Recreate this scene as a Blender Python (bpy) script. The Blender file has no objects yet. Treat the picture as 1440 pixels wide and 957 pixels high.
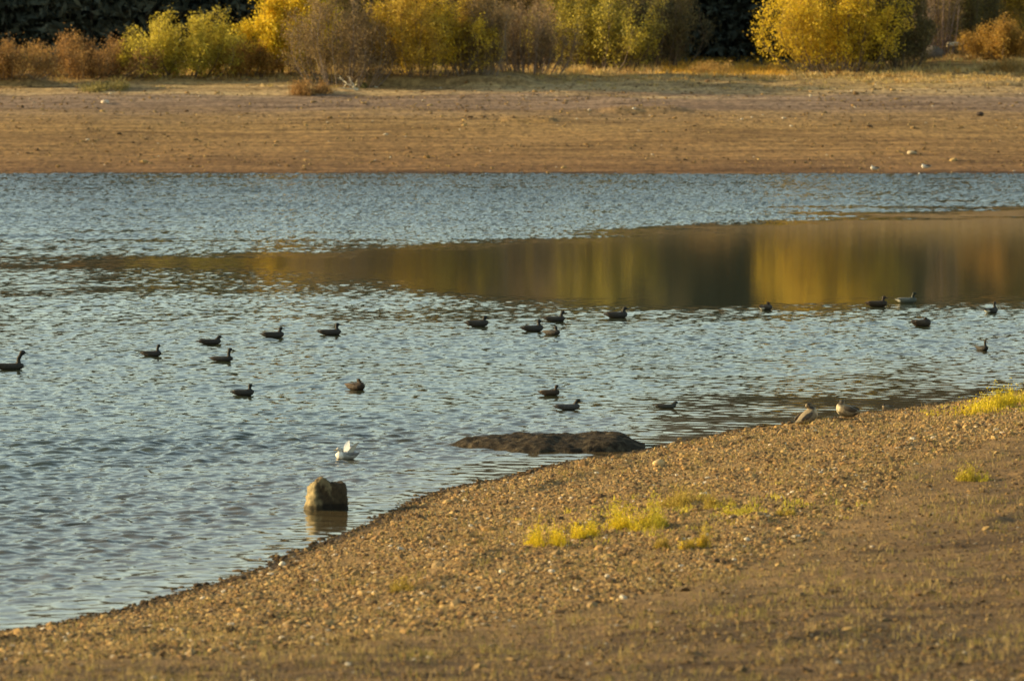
import bpy, bmesh, math, random
import numpy as np
from mathutils import Vector, Matrix

# ------------------------------------------------------------------ camera, sky, sun, exposure
scene = bpy.context.scene
col = scene.collection
CAM_H = 5.8
F_PX = 6850.0                     # focal length in pixels of a 1440 wide frame
PITCH = math.radians(3.41)
cam_data = bpy.data.cameras.new("camera")
cam_data.sensor_width = 36.0
cam_data.lens = 36.0 * F_PX / 1440.0
cam_data.clip_start = 0.5
cam_data.clip_end = 6000.0
cam_data.dof.use_dof = True
cam_data.dof.focus_distance = 88.0
cam_data.dof.aperture_fstop = 3.3
cam = bpy.data.objects.new("camera", cam_data)
cam.location = (0, 0, CAM_H)
cam.rotation_euler = (math.pi / 2 - PITCH, 0, 0)
col.objects.link(cam)
scene.camera = cam

SUN_EL = math.radians(15.0)
SUN_AZ = math.radians(-80.0)      # from +Y towards +X; negative is to the left of the view
world = bpy.data.worlds.new("World")
scene.world = world
world.use_nodes = True
wn = world.node_tree
bg = wn.nodes["Background"]
sky = wn.nodes.new("ShaderNodeTexSky")
sky.sky_type = 'NISHITA'
sky.sun_disc = False
sky.sun_elevation = SUN_EL
sky.sun_rotation = SUN_AZ
sky.altitude = 900
sky.air_density = 1.0
sky.dust_density = 1.6
sky.ozone_density = 1.0
tint = wn.nodes.new("ShaderNodeMix")
tint.data_type = 'RGBA'
tint.blend_type = 'MULTIPLY'
tint.inputs[0].default_value = 1.0
tint.inputs[7].default_value = (1.0, 0.872, 0.65, 1)     # the photograph's warm white balance
wn.links.new(sky.outputs[0], tint.inputs[6])
wn.links.new(tint.outputs[2], bg.inputs[0])
bg.inputs[1].default_value = 0.15

sun_data = bpy.data.lights.new("sun", 'SUN')
sun_data.energy = 4.0
sun_data.angle = math.radians(0.5)
sun_data.color = (1.0, 0.765, 0.41)
sun = bpy.data.objects.new("sun", sun_data)
sdir = Vector((math.sin(SUN_AZ) * math.cos(SUN_EL), math.cos(SUN_AZ) * math.cos(SUN_EL), math.sin(SUN_EL)))
sun.rotation_euler = sdir.to_track_quat('Z', 'Y').to_euler()
sun.location = sdir * 200
col.objects.link(sun)

scene.view_settings.view_transform = 'Standard'
scene.view_settings.look = 'None'
scene.view_settings.gamma = 1.0
scene.view_settings.use_curve_mapping = False
scene.view_settings.exposure = 1.25
scene.cycles.max_bounces = 6
scene.cycles.use_denoising = True

# ------------------------------------------------------------------ helpers
rng = np.random.default_rng(11)
CP, SP = math.cos(PITCH), math.sin(PITCH)

def ray(x, y):
    u, v = (x - 720) / F_PX, (478.5 - y) / F_PX
    return np.array([u, CP + v * SP, -SP + v * CP])

def at(x, y, z=0.0):
    """point of the view ray through photo pixel (x, y) at height z"""
    d = ray(x, y)
    t = (z - CAM_H) / d[2]
    return np.array([d[0] * t, d[1] * t, z])

def project(X, Y, Z):
    fw = Y * CP - (Z - CAM_H) * SP
    up = Y * SP + (Z - CAM_H) * CP
    return 720 + F_PX * X / fw, 478.5 - F_PX * up / fw

def smooth(a, b, x):
    t = np.clip((x - a) / (b - a), 0, 1)
    return t * t * (3 - 2 * t)

def vnoise(x, y, seed=0):
    x = np.asarray(x, float); y = np.asarray(y, float)
    xi = np.floor(x).astype(np.int64); yi = np.floor(y).astype(np.int64)
    fx = x - xi; fy = y - yi
    fx = fx * fx * (3 - 2 * fx); fy = fy * fy * (3 - 2 * fy)
    def h(i, j):
        n = (i * 374761393 + j * 668265263 + seed * 974711) & 0xFFFFFFFF
        n = ((n ^ (n >> 13)) * 1274126177) & 0xFFFFFFFF
        n = n ^ (n >> 16)
        return (n & 0xFFFF) / 65535.0
    a = h(xi, yi); b = h(xi + 1, yi); c = h(xi, yi + 1); d = h(xi + 1, yi + 1)
    return (a + (b - a) * fx) * (1 - fy) + (c + (d - c) * fx) * fy

def fbm(x, y, seed=0, oct=4):
    s = 0; a = 0.5; t = 0
    for o in range(oct):
        s = s + a * vnoise(x * 2 ** o + 17.3 * o, y * 2 ** o - 9.1 * o, seed + o); t += a; a *= 0.5
    return s / t - 0.5

def mesh_arrays(name, verts, faces, smooth_shade=False):
    verts = np.ascontiguousarray(verts, np.float32)
    faces = np.ascontiguousarray(faces, np.int32)
    me = bpy.data.meshes.new(name)
    me.vertices.add(len(verts)); me.vertices.foreach_set("co", verts.ravel())
    k = faces.shape[1]
    me.loops.add(faces.size); me.loops.foreach_set("vertex_index", faces.ravel())
    me.polygons.add(len(faces))
    me.polygons.foreach_set("loop_start", np.arange(0, faces.size, k, dtype=np.int32))
    try:
        me.polygons.foreach_set("loop_total", np.full(len(faces), k, dtype=np.int32))
    except Exception:
        pass
    me.polygons.foreach_set("use_smooth", np.full(len(faces), smooth_shade, dtype=bool))
    me.update(calc_edges=True)
    return me

def set_attr(me, name, vals):
    a = me.attributes.new(name, 'FLOAT', 'POINT')
    a.data.foreach_set("value", np.ascontiguousarray(vals, np.float32))

def set_col(me, cols, name="Col"):
    a = me.color_attributes.new(name, 'FLOAT_COLOR', 'POINT')
    c = np.ones((len(cols), 4), np.float32); c[:, :3] = cols
    a.data.foreach_set("color", c.ravel())

def link(name, me, mat=None, parent=None):
    o = bpy.data.objects.new(name, me)
    col.objects.link(o)
    if mat is not None and me is not None and len(me.materials) == 0:
        me.materials.append(mat)
    if parent is not None:
        o.parent = parent
    return o

def tag(o, label=None, cat=None, group=None, kind=None):
    if label: o["label"] = label
    if cat: o["category"] = cat
    if group: o["group"] = group
    if kind: o["kind"] = kind
    return o

def empty(name, loc, rz=0.0):
    o = bpy.data.objects.new(name, None)
    o.empty_display_size = 0.2
    o.location = loc; o.rotation_euler = (0, 0, rz)
    col.objects.link(o)
    return o

def grid_faces(nx, ny):
    i = np.arange(nx * ny).reshape(ny, nx)
    return np.stack([i[:-1, :-1], i[:-1, 1:], i[1:, 1:], i[1:, :-1]], -1).reshape(-1, 4)

def tubes(paths, sides=5):
    """paths: list of (pts (n,3), radii (n,)) -> one mesh's verts and faces"""
    V, Fc = [], []; off = 0
    ang = np.linspace(0, 2 * np.pi, sides, endpoint=False)
    for pts, rad in paths:
        pts = np.asarray(pts, float); n = len(pts)
        tan = np.gradient(pts, axis=0)
        tan /= np.linalg.norm(tan, axis=1, keepdims=True) + 1e-9
        ref = np.array([0.31, 0.95, 0.07])
        a = np.cross(tan, ref); a /= np.linalg.norm(a, axis=1, keepdims=True) + 1e-9
        b = np.cross(tan, a)
        ring = pts[:, None, :] + np.asarray(rad)[:, None, None] * (np.cos(ang)[None, :, None] * a[:, None, :] + np.sin(ang)[None, :, None] * b[:, None, :])
        V.append(ring.reshape(-1, 3))
        for k in range(n - 1):
            for s in range(sides):
                t = (s + 1) % sides
                Fc.append((off + k * sides + s, off + k * sides + t, off + (k + 1) * sides + t, off + (k + 1) * sides + s))
        off += n * sides
    return np.concatenate(V), np.array(Fc)

def leaf_quads(cent, size, g, aspect=0.55, up_bias=0.0):
    """diamond leaves, each bent out of its plane by a little"""
    n = len(cent)
    d = g.normal(size=(n, 3)); d[:, 2] += up_bias * 2
    d /= np.linalg.norm(d, axis=1, keepdims=True)
    e = np.cross(d, g.normal(size=(n, 3))); e /= np.linalg.norm(e, axis=1, keepdims=True)
    s = np.asarray(size).reshape(-1, 1)
    v = np.stack([cent - d * s * .5, cent + e * s * aspect * .5, cent + d * s * .5, cent - e * s * aspect * .5], 1)
    return v.reshape(-1, 3), np.arange(4 * n).reshape(-1, 4)

# ------------------------------------------------------------------ materials
def new_mat(name):
    m = bpy.data.materials.new(name); m.use_nodes = True
    nt = m.node_tree
    p = nt.nodes["Principled BSDF"]
    return m, nt, p

def N(nt, kind, **kw):
    n = nt.nodes.new(kind)
    for k, v in kw.items():
        setattr(n, k, v)
    return n

def mixc(nt, fac, a, b, blend='MIX'):
    n = N(nt, "ShaderNodeMix", data_type='RGBA', blend_type=blend)
    for sock, v in ((n.inputs[0], fac), (n.inputs[6], a), (n.inputs[7], b)):
        if hasattr(v, "is_linked"): nt.links.new(v, sock)
        elif isinstance(v, (int, float)): sock.default_value = v
        else: sock.default_value = (*v, 1)
    return n.outputs[2]

def math_n(nt, op, a, b=None, c=None, clamp=False):
    n = N(nt, "ShaderNodeMath", operation=op, use_clamp=clamp)
    for i, v in enumerate((a, b, c)):
        if v is None: continue
        if hasattr(v, "is_linked"): nt.links.new(v, n.inputs[i])
        else: n.inputs[i].default_value = v
    return n.outputs[0]

def noise(nt, vec, scale, detail=3, rough=0.55, stretch=None):
    if stretch:
        mp = N(nt, "ShaderNodeMapping"); mp.inputs["Scale"].default_value = stretch
        nt.links.new(vec, mp.inputs["Vector"]); vec = mp.outputs[0]
    t = N(nt, "ShaderNodeTexNoise")
    t.inputs["Scale"].default_value = scale; t.inputs["Detail"].default_value = detail; t.inputs["Roughness"].default_value = rough
    nt.links.new(vec, t.inputs["Vector"])
    return t.outputs["Fac"]

def ramp(nt, fac, stops, interp='LINEAR'):
    r = N(nt, "ShaderNodeValToRGB"); r.color_ramp.interpolation = interp
    el = r.color_ramp.elements
    while len(el) < len(stops): el.new(0.5)
    for e, (p, c) in zip(el, stops):
        e.position = p; e.color = (*c, 1) if len(c) == 3 else c
    nt.links.new(fac, r.inputs[0])
    return r.outputs[0]

def map_range(nt, v, a, b, c=0.0, d=1.0):
    n = N(nt, "ShaderNodeMapRange"); n.clamp = True
    nt.links.new(v, n.inputs[0])
    for i, x in enumerate((a, b, c, d)): n.inputs[1 + i].default_value = x
    return n.outputs[0]

def mat_vcol(name, rough=0.8, translucent=0.0, var=0.25, scale=40.0, spec=0.2):
    m, nt, p = new_mat(name)
    a = N(nt, "ShaderNodeAttribute", attribute_name="Col")
    tc = N(nt, "ShaderNodeTexCoord")
    nz = noise(nt, tc.outputs["Object"], scale, 3)
    f = map_range(nt, nz, 0.3, 0.7, 1 - var, 1 + var)
    cc = N(nt, "ShaderNodeVectorMath", operation='SCALE')
    nt.links.new(a.outputs["Color"], cc.inputs[0]); nt.links.new(f, cc.inputs["Scale"])
    nt.links.new(cc.outputs[0], p.inputs["Base Color"])
    p.inputs["Roughness"].default_value = rough
    p.inputs["Specular IOR Level"].default_value = spec
    if translucent > 0:
        tr = N(nt, "ShaderNodeBsdfTranslucent")
        nt.links.new(cc.outputs[0], tr.inputs[0])
        mx = N(nt, "ShaderNodeMixShader"); mx.inputs[0].default_value = translucent
        nt.links.new(p.outputs[0], mx.inputs[1]); nt.links.new(tr.outputs[0], mx.inputs[2])
        nt.links.new(mx.outputs[0], nt.nodes["Material Output"].inputs[0])
    return m

M_LEAF = mat_vcol("autumn_leaves", 0.6, 0.42, 0.3, 1.2)
M_NEEDLE = mat_vcol("dark_needles", 0.8, 0.05, 0.3, 3.0, 0.05)
M_BARK = mat_vcol("grey_bark", 0.85, 0, 0.3, 12.0)
M_STONE = mat_vcol("pebbles", 0.85, 0, 0.3, 60.0)
M_GRASS = mat_vcol("dry_grass", 0.8, 0.3, 0.2, 8.0)
M_WEED = mat_vcol("weed_leaves", 0.7, 0.3, 0.2, 30.0)
M_PLUM = mat_vcol("plumage", 0.7, 0, 0.3, 45.0, 0.25)
M_BILL, _, _p = new_mat("bill_horn")
_p.inputs["Base Color"].default_value = (0.05, 0.045, 0.03, 1); _p.inputs["Roughness"].default_value = 0.4

# ------------------------------------------------------------------ terrain
SHORE_PX = [(-160, 900), (-60, 894), (0, 887), (60, 880), (100, 872), (150, 861), (200, 850), (250, 832), (300, 815), (350, 800), (400, 783), (440, 768), (470, 754), (505, 738), (540, 720),
            (570, 706), (600, 695), (640, 684), (680, 675), (720, 666), (760, 657), (830, 645), (900, 632), (950, 622), (1000, 611), (1050, 603), (1100, 597), (1150, 590), (1200, 582),
            (1250, 576), (1300, 570), (1370, 560), (1440, 549), (1500, 540)]
P = [at(x, y)[:2] for x, y in SHORE_PX]
POLY = np.array([(-500, -60), (-120, 20), (-40, 42), (-14, 47.5)] + [tuple(p) for p in P] + [(17, 104), (34, 135), (80, 170), (500, 190)])

def shore_dist(x, y):
    """signed distance to the near shoreline, positive on land"""
    x = np.asarray(x, float); y = np.asarray(y, float)
    best = np.full(x.shape, 1e9); side = np.ones(x.shape)
    for (ax, ay), (bx, by) in zip(POLY[:-1], POLY[1:]):
        dx, dy = bx - ax, by - ay
        t = np.clip(((x - ax) * dx + (y - ay) * dy) / (dx * dx + dy * dy), 0, 1)
        d = np.hypot(x - ax - t * dx, y - ay - t * dy)
        cr = dx * (y - ay) - dy * (x - ax)          # positive = left of the line = water
        m = d < best - 1e-9
        best = np.where(m, d, best); side = np.where(m, np.where(cr > 0, -1.0, 1.0), side)
    return best * side

def far_dist(x, y):
    return y - (228.6 + 1.6 * fbm(x / 14, x * 0 + 3.1, 5) + 0.5 * fbm(x / 2.5, x * 0, 8))

def terrain(x, y, want=False):
    x = np.asarray(x, float); y = np.asarray(y, float)
    s = shore_dist(x, y) + 0.35 * fbm(x / 0.9, y / 1.6, 21) + 0.10 * fbm(x / 0.2, y / 0.3, 22)
    sp = np.maximum(s, 0)
    zn = np.where(s > 0, 0.05 * sp + 0.34 * (1 - np.exp(-sp / 6)), np.maximum(0.11 * s, -1.6))
    land = smooth(0, 1.5, s)
    near = (y < 150)
    zn = zn + near * land * (smooth(.2, 3, s) * 0.13 * fbm(x / 2.0, y / 3.0, 31) + 0.055 * fbm(x / 1.6, y / 0.45, 33) + 0.035 * fbm(x / 0.22, y / 0.3, 34, 3))
    for s0, hh, sd in ((1.5, .045, 35), (3.1, .055, 36), (5.6, .05, 37), (8.2, .04, 38), (10.5, .04, 39)):
        q = s + 0.7 * fbm(x / 3, y / 5, sd) - s0
        zn = zn + near * hh * np.exp(-(q / .16) ** 2) * smooth(-.08, .18, fbm(x / 1.1, y / 1.8, sd + 20))
    zn = zn + 2.4 * smooth(29, 4, y) * smooth(0, 8, s)
    zn = np.minimum(zn, 5.5)
    yf = far_dist(x, y)
    yp = np.maximum(yf, 0)
    zf = np.where(yf > 0, 0.096 * np.minimum(yp, 46) + 0.030 * np.clip(yp - 46, 0, 60) + 0.13 * np.clip(yp - 112, 0, 900), np.maximum(0.08 * yf, -1.6))  # last slope, unseen behind the wood, is steepened to block low sky
    pxx, _ = project(x, np.maximum(y, 60), 3.9)
    led = np.maximum(smooth(490, 520, pxx) * smooth(770, 720, pxx), smooth(70, 30, pxx))
    led = np.clip(led + 0.35 * smooth(0.05, 0.3, fbm(x / 6, x * 0 + 7, 41)), 0, 1)
    edge = 40.3 + 1.6 * fbm(x / 5, x * 0, 44)
    zf = zf + led * 0.46 * (smooth(edge - 0.25, edge + 0.1, yf) - smooth(edge + 0.1, edge + 9, yf))
    led2 = smooth(840, 870, pxx) * smooth(980, 940, pxx) + smooth(700, 720, pxx) * smooth(790, 770, pxx) * 0.7
    edge2 = np.where(pxx > 815, 254.6, 250.2) - 228.6
    zf = zf + led2 * 0.2 * (smooth(edge2 - 0.2, edge2 + 0.2, yf) - smooth(edge2 + 0.2, edge2 + 4, yf))
    zf = zf + 0.75 * smooth(1215, 1340, pxx) * smooth(44, 57, yf)
    up = smooth(0, 3, yf)
    zf = zf + up * (0.22 * fbm(x / 7, y / 4, 51) + 0.16 * fbm(x / 1.8, y / 1.0, 52) * (0.35 + smooth(28, 38, yf)) + 0.05 * fbm(x / .7, y / .4, 53))
    z = np.maximum(zn, zf)
    if want:
        return z, s, yf
    return z

def ground_hit(x, y, t0=25.0, t1=420.0, start=None):
    d = ray(x, y)
    ts = np.linspace(start or t0, t1, 12000)
    X, Y, Z = d[0] * ts, d[1] * ts, CAM_H + d[2] * ts
    g = terrain(X, Y)
    k = np.argmax(Z <= g)
    return np.array([X[k], Y[k], g[k]])

def steps(segs):
    out = []
    for a, b, st in segs:
        n = max(1, int(round((b - a) / st)))
        out.append(np.linspace(a, b, n, endpoint=False))
    out.append(np.array([segs[-1][1]]))
    return np.concatenate(out)

gx = steps([(-1200, -200, 50), (-200, -48, 6), (-48, -12, 0.7), (-12, -9, .2), (-9, 12, 0.075), (12, 15, .2), (15, 48, 0.7), (48, 200, 6), (200, 1200, 50)])
gy = steps([(-200, 0, 10), (0, 30, 1.0), (30, 70, 0.09), (70, 100, 0.15), (100, 226, 2.5), (226, 284, 0.22), (284, 340, 1.5), (340, 500, 10), (500, 1600, 50)])
GX, GY = np.meshgrid(gx, gy)
GZ, GS, GF = terrain(GX, GY, True)
gme = mesh_arrays("ground", np.stack([GX, GY, GZ], -1).reshape(-1, 3), grid_faces(len(gx), len(gy)), True)
set_attr(gme, "shore", GS.ravel())
set_attr(gme, "far", GF.ravel())

M_GROUND, nt, p = new_mat("ground_gravel_and_dirt")
tc = N(nt, "ShaderNodeTexCoord"); O = tc.outputs["Object"]
a_s = N(nt, "ShaderNodeAttribute", attribute_name="shore").outputs["Fac"]
a_f = N(nt, "ShaderNodeAttribute", attribute_name="far").outputs["Fac"]
fine = noise(nt, O, 26, 4, 0.7)
mid = noise(nt, O, 2.6, 4, 0.6, (1, .6, 1))
big = noise(nt, O, 0.35, 3, 0.5)
streak = noise(nt, O, 1.0, 4, 0.6, (0.35, 2.2, 1))
grav = ramp(nt, fine, [(0.3, (0.12, 0.07, 0.026)), (0.5, (0.26, 0.16, 0.06)), (0.72, (0.38, 0.26, 0.11))])
dirt = ramp(nt, fine, [(0.3, (0.058, 0.034, 0.015)), (0.5, (0.112, 0.070, 0.031)), (0.72, (0.18, 0.12, 0.057))])
dirt = mixc(nt, 1.0, dirt, ramp(nt, streak, [(0.36, (0.60, 0.57, 0.55)), (0.5, (1.0, 1.0, 1.0)), (0.62, (1.55, 1.5, 1.42))]), 'MULTIPLY')
dirt = mixc(nt, map_range(nt, mid, 0.56, 0.72, 0, 0.45), dirt, (0.15, 0.115, 0.035))
s2 = math_n(nt, 'MULTIPLY_ADD', math_n(nt, 'SUBTRACT', mid, 0.5), 7.0, a_s)
near_c = mixc(nt, map_range(nt, s2, 5.0, 8.5), grav, dirt)
DARK_PATCH = (1352, 903)  # centre of a darker patch mixed into the near ground
dh = ground_hit(*DARK_PATCH, t1=130)
vd = N(nt, "ShaderNodeVectorMath", operation='SUBTRACT'); nt.links.new(O, vd.inputs[0]); vd.inputs[1].default_value = tuple(dh)
vs_ = N(nt, "ShaderNodeVectorMath", operation='MULTIPLY'); nt.links.new(vd.outputs[0], vs_.inputs[0]); vs_.inputs[1].default_value = (1.5, 0.55, 0)
vl = N(nt, "ShaderNodeVectorMath", operation='LENGTH'); nt.links.new(vs_.outputs[0], vl.inputs[0])
dq = math_n(nt, 'MULTIPLY_ADD', math_n(nt, 'SUBTRACT', noise(nt, O, 1.6, 4, .6, (.6, 1.4, 1)), 0.5), 3.2, vl.outputs["Value"])
near_c = mixc(nt, map_range(nt, dq, 1.5, 0.4, 0, 0.55), near_c, (0.036, 0.030, 0.016))
near_c = mixc(nt, map_range(nt, a_s, 0.50, 0.10), near_c, (0.045, 0.03, 0.017))
# far bank: bands that follow the old waterlines
ff = math_n(nt, 'MULTIPLY_ADD', math_n(nt, 'SUBTRACT', noise(nt, O, 0.5, 4, 0.6, (0.25, 1, 1)), 0.5), 9.0, a_f)
fr = math_n(nt, 'DIVIDE', ff, 60.0)
far_c = ramp(nt, fr, [(0.0, (0.07, 0.04, 0.022)), (0.012, (0.17, 0.095, 0.042)), (0.15, (0.235, 0.14, 0.055)), (0.34, (0.255, 0.16, 0.062)), (0.43, (0.25, 0.165, 0.08)), (0.49, (0.21, 0.145, 0.10)),
                      (0.57, (0.23, 0.165, 0.115)), (0.605, (0.38, 0.275, 0.145)), (0.70, (0.35, 0.245, 0.105)), (0.80, (0.33, 0.22, 0.075)), (0.9, (0.30, 0.17, 0.05))])
fsp = noise(nt, O, 3.2, 5, 0.8, (1, .4, 1))
far_c = mixc(nt, 1.0, far_c, ramp(nt, fsp, [(0.34, (0.40, 0.37, 0.33)), (0.5, (1, 1, 1)), (0.66, (1.5, 1.45, 1.35))]), 'MULTIPLY')
fst = noise(nt, O, 1.0, 4, 0.6, (0.12, 1.4, 1))
far_c = mixc(nt, 1.0, far_c, ramp(nt, fst, [(0.36, (0.62, 0.58, 0.54)), (0.6, (1.15, 1.15, 1.12))]), 'MULTIPLY')
# ground under the wood behind the bushes is covered with dark litter
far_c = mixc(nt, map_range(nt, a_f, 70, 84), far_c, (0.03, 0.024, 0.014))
isfar = map_range(nt, a_f, -60, -50)
gc = mixc(nt, isfar, near_c, far_c)
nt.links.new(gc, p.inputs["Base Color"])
p.inputs["Roughness"].default_value = 0.9
p.inputs["Specular IOR Level"].default_value = 0.15
bmp = N(nt, "ShaderNodeBump"); bmp.inputs["Strength"].default_value = 0.8; bmp.inputs["Distance"].default_value = 0.05
hsum = math_n(nt, 'ADD', fine, math_n(nt, 'MULTIPLY', fsp, 2.0))
nt.links.new(hsum, bmp.inputs["Height"]); nt.links.new(bmp.outputs[0], p.inputs["Normal"])
ground = link("ground", gme, M_GROUND)
tag(ground, kind="structure", label="gravel and dirt ground of both lake banks", cat="ground")

# ------------------------------------------------------------------ water: real waves, calm slick in the middle
wx = steps([(-600, -60, 30), (-60, -27, 1.5), (-27, -10, .12), (-10, 11, 0.052), (11, 27, .12), (27, 60, 1.5), (60, 600, 30)])
wy = steps([(-60, 40, 10), (40, 76, 0.05), (76, 104, .068), (104, 231, 0.125), (231, 240, 1.5)])
WX, WY = np.meshgrid(wx, wy)
px_, py_ = project(WX, np.maximum(WY, 20), 0.0)
wob = 10 * fbm(WX / 5, WY / 9, 61) + 5 * fbm(WX / 1.2, WY / 4, 62)
pyw = py_ + wob
up_edge = np.interp(px_, [-400, 0, 200, 400, 600, 800, 1000, 1090, 1200, 1440, 1800], [372, 368, 363, 354, 344, 332, 319, 315, 309, 301, 292])
lo_edge = np.interp(px_, [-400, 0, 250, 400, 540, 620, 700, 850, 1000, 1200, 1440, 1800], [380, 383, 381, 384, 392, 410, 421, 429, 431, 429, 421, 412])
st1 = fbm(WX / 3.5, WY / 2.2, 63); st2 = fbm(WX / 1.1, WY / 1.5, 64); st3 = fbm(WX / 8, WY / 3.0, 65)
right_ = smooth(700, 1150, px_)
slick = smooth(-9, 8, pyw - up_edge + (14 + 26 * right_) * st1 + 10 * st2) * smooth(13, -11, pyw - lo_edge + 20 * st1 + 14 * st2)
veil = smooth(-26, 0, pyw - up_edge + 60 * st3) * right_ * 0.7
veil2 = smooth(34, 0, pyw - lo_edge + 60 * st3) * 0.45 * smooth(40, 200, px_)
slick *= 0.50 + 0.50 * smooth(100, 520, px_)
fringe_up = smooth(-45, 0, pyw - up_edge) * (1 - slick)
amp = 1.05 + 1.75 * smooth(368, 300, py_) + 0.72 * smooth(535, 660, py_)
amp = amp * (1 - 0.18 * fringe_up * (py_ < up_edge + 10))
patch = smooth(395, 380, pyw - 30) * smooth(372, 384, pyw) * smooth(60, 200, px_) * smooth(640, 520, px_)
amp = amp * (1 - 0.22 * patch)
amp = amp * (1 - 0.30 * smooth(780, 870, py_))
amp = amp * np.clip(0.62 + 1.35 * (fbm(WX / 11, WY / 4, 71) + 0.24) + 0.8 * (fbm(WX / 4, WY / 1.2, 72) + .08), .25, 2)
amp = amp * (1 - veil * (py_ < up_edge + 20)) * (1 - veil2 * (py_ > lo_edge - 20))
amp = amp * (1 - 0.975 * slick)
edge_d = shore_dist(np.clip(WX, -30, 30), np.clip(WY, 40, 130))
amp = amp * (0.30 + 0.70 * smooth(0, -2.5, edge_d))
lee = np.exp(-((px_ - 720) / 150) ** 2 - ((py_ - 662) / 26) ** 2) + 0.8 * np.exp(-((px_ - 465) / 50) ** 2 - ((py_ - 735) / 26) ** 2)
cove = smooth(-9.5 + 3 * fbm(WX / 2, WY / 3, 73), -1.0, edge_d) * smooth(820, 960, px_) * smooth(1450, 1250, px_) * (py_ > 500)
amp = amp * (1 - 0.75 * np.clip(lee, 0, 1)) * (1 - np.clip(0.95 * cove * (0.8 + 0.8 * fbm(WX / 2.5, WY / .9, 74)), 0, .93))
WZ = np.zeros_like(WX)
gw = np.random.default_rng(5)
NW = 64
lam = np.exp(gw.uniform(np.log(0.19), np.log(0.62), NW))
th = gw.normal(-1.35, 0.95, NW)
wts = (lam / 0.6) ** -0.1
wts *= 0.105 * math.sqrt(2) / math.sqrt(np.sum(wts ** 2))
for i in range(NW):
    k = 2 * np.pi / lam[i]
    w = vnoise(WX / 5 + 31 * i, WY / 8, 100 + i) * 1.3 + 0.2
    WZ += w * wts[i] / k * np.sin(k * (np.cos(th[i]) * WX + np.sin(th[i]) * WY) + gw.uniform(0, 6.28))
# crests a little sharper than troughs
WZ = amp * (WZ + 6.0 * WZ * np.abs(WZ))
inner = (np.abs(WX) < 27.5) & (WY > 39)
WZ = np.where(inner, WZ, 0)
wme = mesh_arrays("water", np.stack([WX, WY, WZ], -1).reshape(-1, 3), grid_faces(len(wx), len(wy)), True)
set_attr(wme, "wind", np.clip(amp, 0, 4.5).ravel())
set_attr(wme, "depth", (-edge_d).ravel())
M_WATER, nt, p = new_mat("lake_water")
tc = N(nt, "ShaderNodeTexCoord"); O = tc.outputs["Object"]
wind = N(nt, "ShaderNodeAttribute", attribute_name="wind").outputs["Fac"]
dep = N(nt, "ShaderNodeAttribute", attribute_name="depth").outputs["Fac"]
wc = mixc(nt, map_range(nt, dep, 0.0, 6.5), (0.080, 0.057, 0.025), (0.036, 0.043, 0.023))
nt.links.new(wc, p.inputs["Base Color"])
p.inputs["Roughness"].default_value = 0.06
p.inputs["IOR"].default_value = 1.333
mp = N(nt, "ShaderNodeMapping"); mp.inputs["Scale"].default_value = (0.8, 1.3, 1); nt.links.new(O, mp.inputs[0])
tn = N(nt, "ShaderNodeTexNoise"); tn.inputs["Scale"].default_value = 7.0; tn.inputs["Detail"].default_value = 2.0
nt.links.new(mp.outputs[0], tn.inputs["Vector"])
sub = N(nt, "ShaderNodeVectorMath", operation='SUBTRACT'); nt.links.new(tn.outputs["Color"], sub.inputs[0]); sub.inputs[1].default_value = (0.5, 0.5, 0.5)
mul = N(nt, "ShaderNodeVectorMath", operation='MULTIPLY'); nt.links.new(sub.outputs[0], mul.inputs[0]); mul.inputs[1].default_value = (0.34, 0.34, 0.0)
scl = N(nt, "ShaderNodeVectorMath", operation='SCALE'); nt.links.new(mul.outputs[0], scl.inputs[0])
nt.links.new(map_range(nt, wind, 0.03, 4.5, 0.025, 2.9), scl.inputs["Scale"])
geo = N(nt, "ShaderNodeNewGeometry")
add = N(nt, "ShaderNodeVectorMath", operation='ADD'); nt.links.new(geo.outputs["Normal"], add.inputs[0]); nt.links.new(scl.outputs[0], add.inputs[1])
nrm = N(nt, "ShaderNodeVectorMath", operation='NORMALIZE'); nt.links.new(add.outputs[0], nrm.inputs[0])
nt.links.new(nrm.outputs[0], p.inputs["Normal"])
water = link("water", wme, M_WATER)
tag(water, kind="structure", label="rippled lake water with a calm brown slick", cat="water")

# ------------------------------------------------------------------ gravel (nobody could count it)
def icosa():
    t = (1 + 5 ** .5) / 2
    v = np.array([(-1, t, 0), (1, t, 0), (-1, -t, 0), (1, -t, 0), (0, -1, t), (0, 1, t), (0, -1, -t), (0, 1, -t), (t, 0, -1), (t, 0, 1), (-t, 0, -1), (-t, 0, 1)], float)
    v /= np.linalg.norm(v[0])
    f = np.array([(0, 11, 5), (0, 5, 1), (0, 1, 7), (0, 7, 10), (0, 10, 11), (1, 5, 9), (5, 11, 4), (11, 10, 2), (10, 7, 6), (7, 1, 8), (3, 9, 4), (3, 4, 2), (3, 2, 6), (3, 6, 8), (3, 8, 9), (4, 9, 5), (2, 4, 11), (6, 2, 10), (8, 6, 7), (9, 8, 1)])
    return v, f

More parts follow.
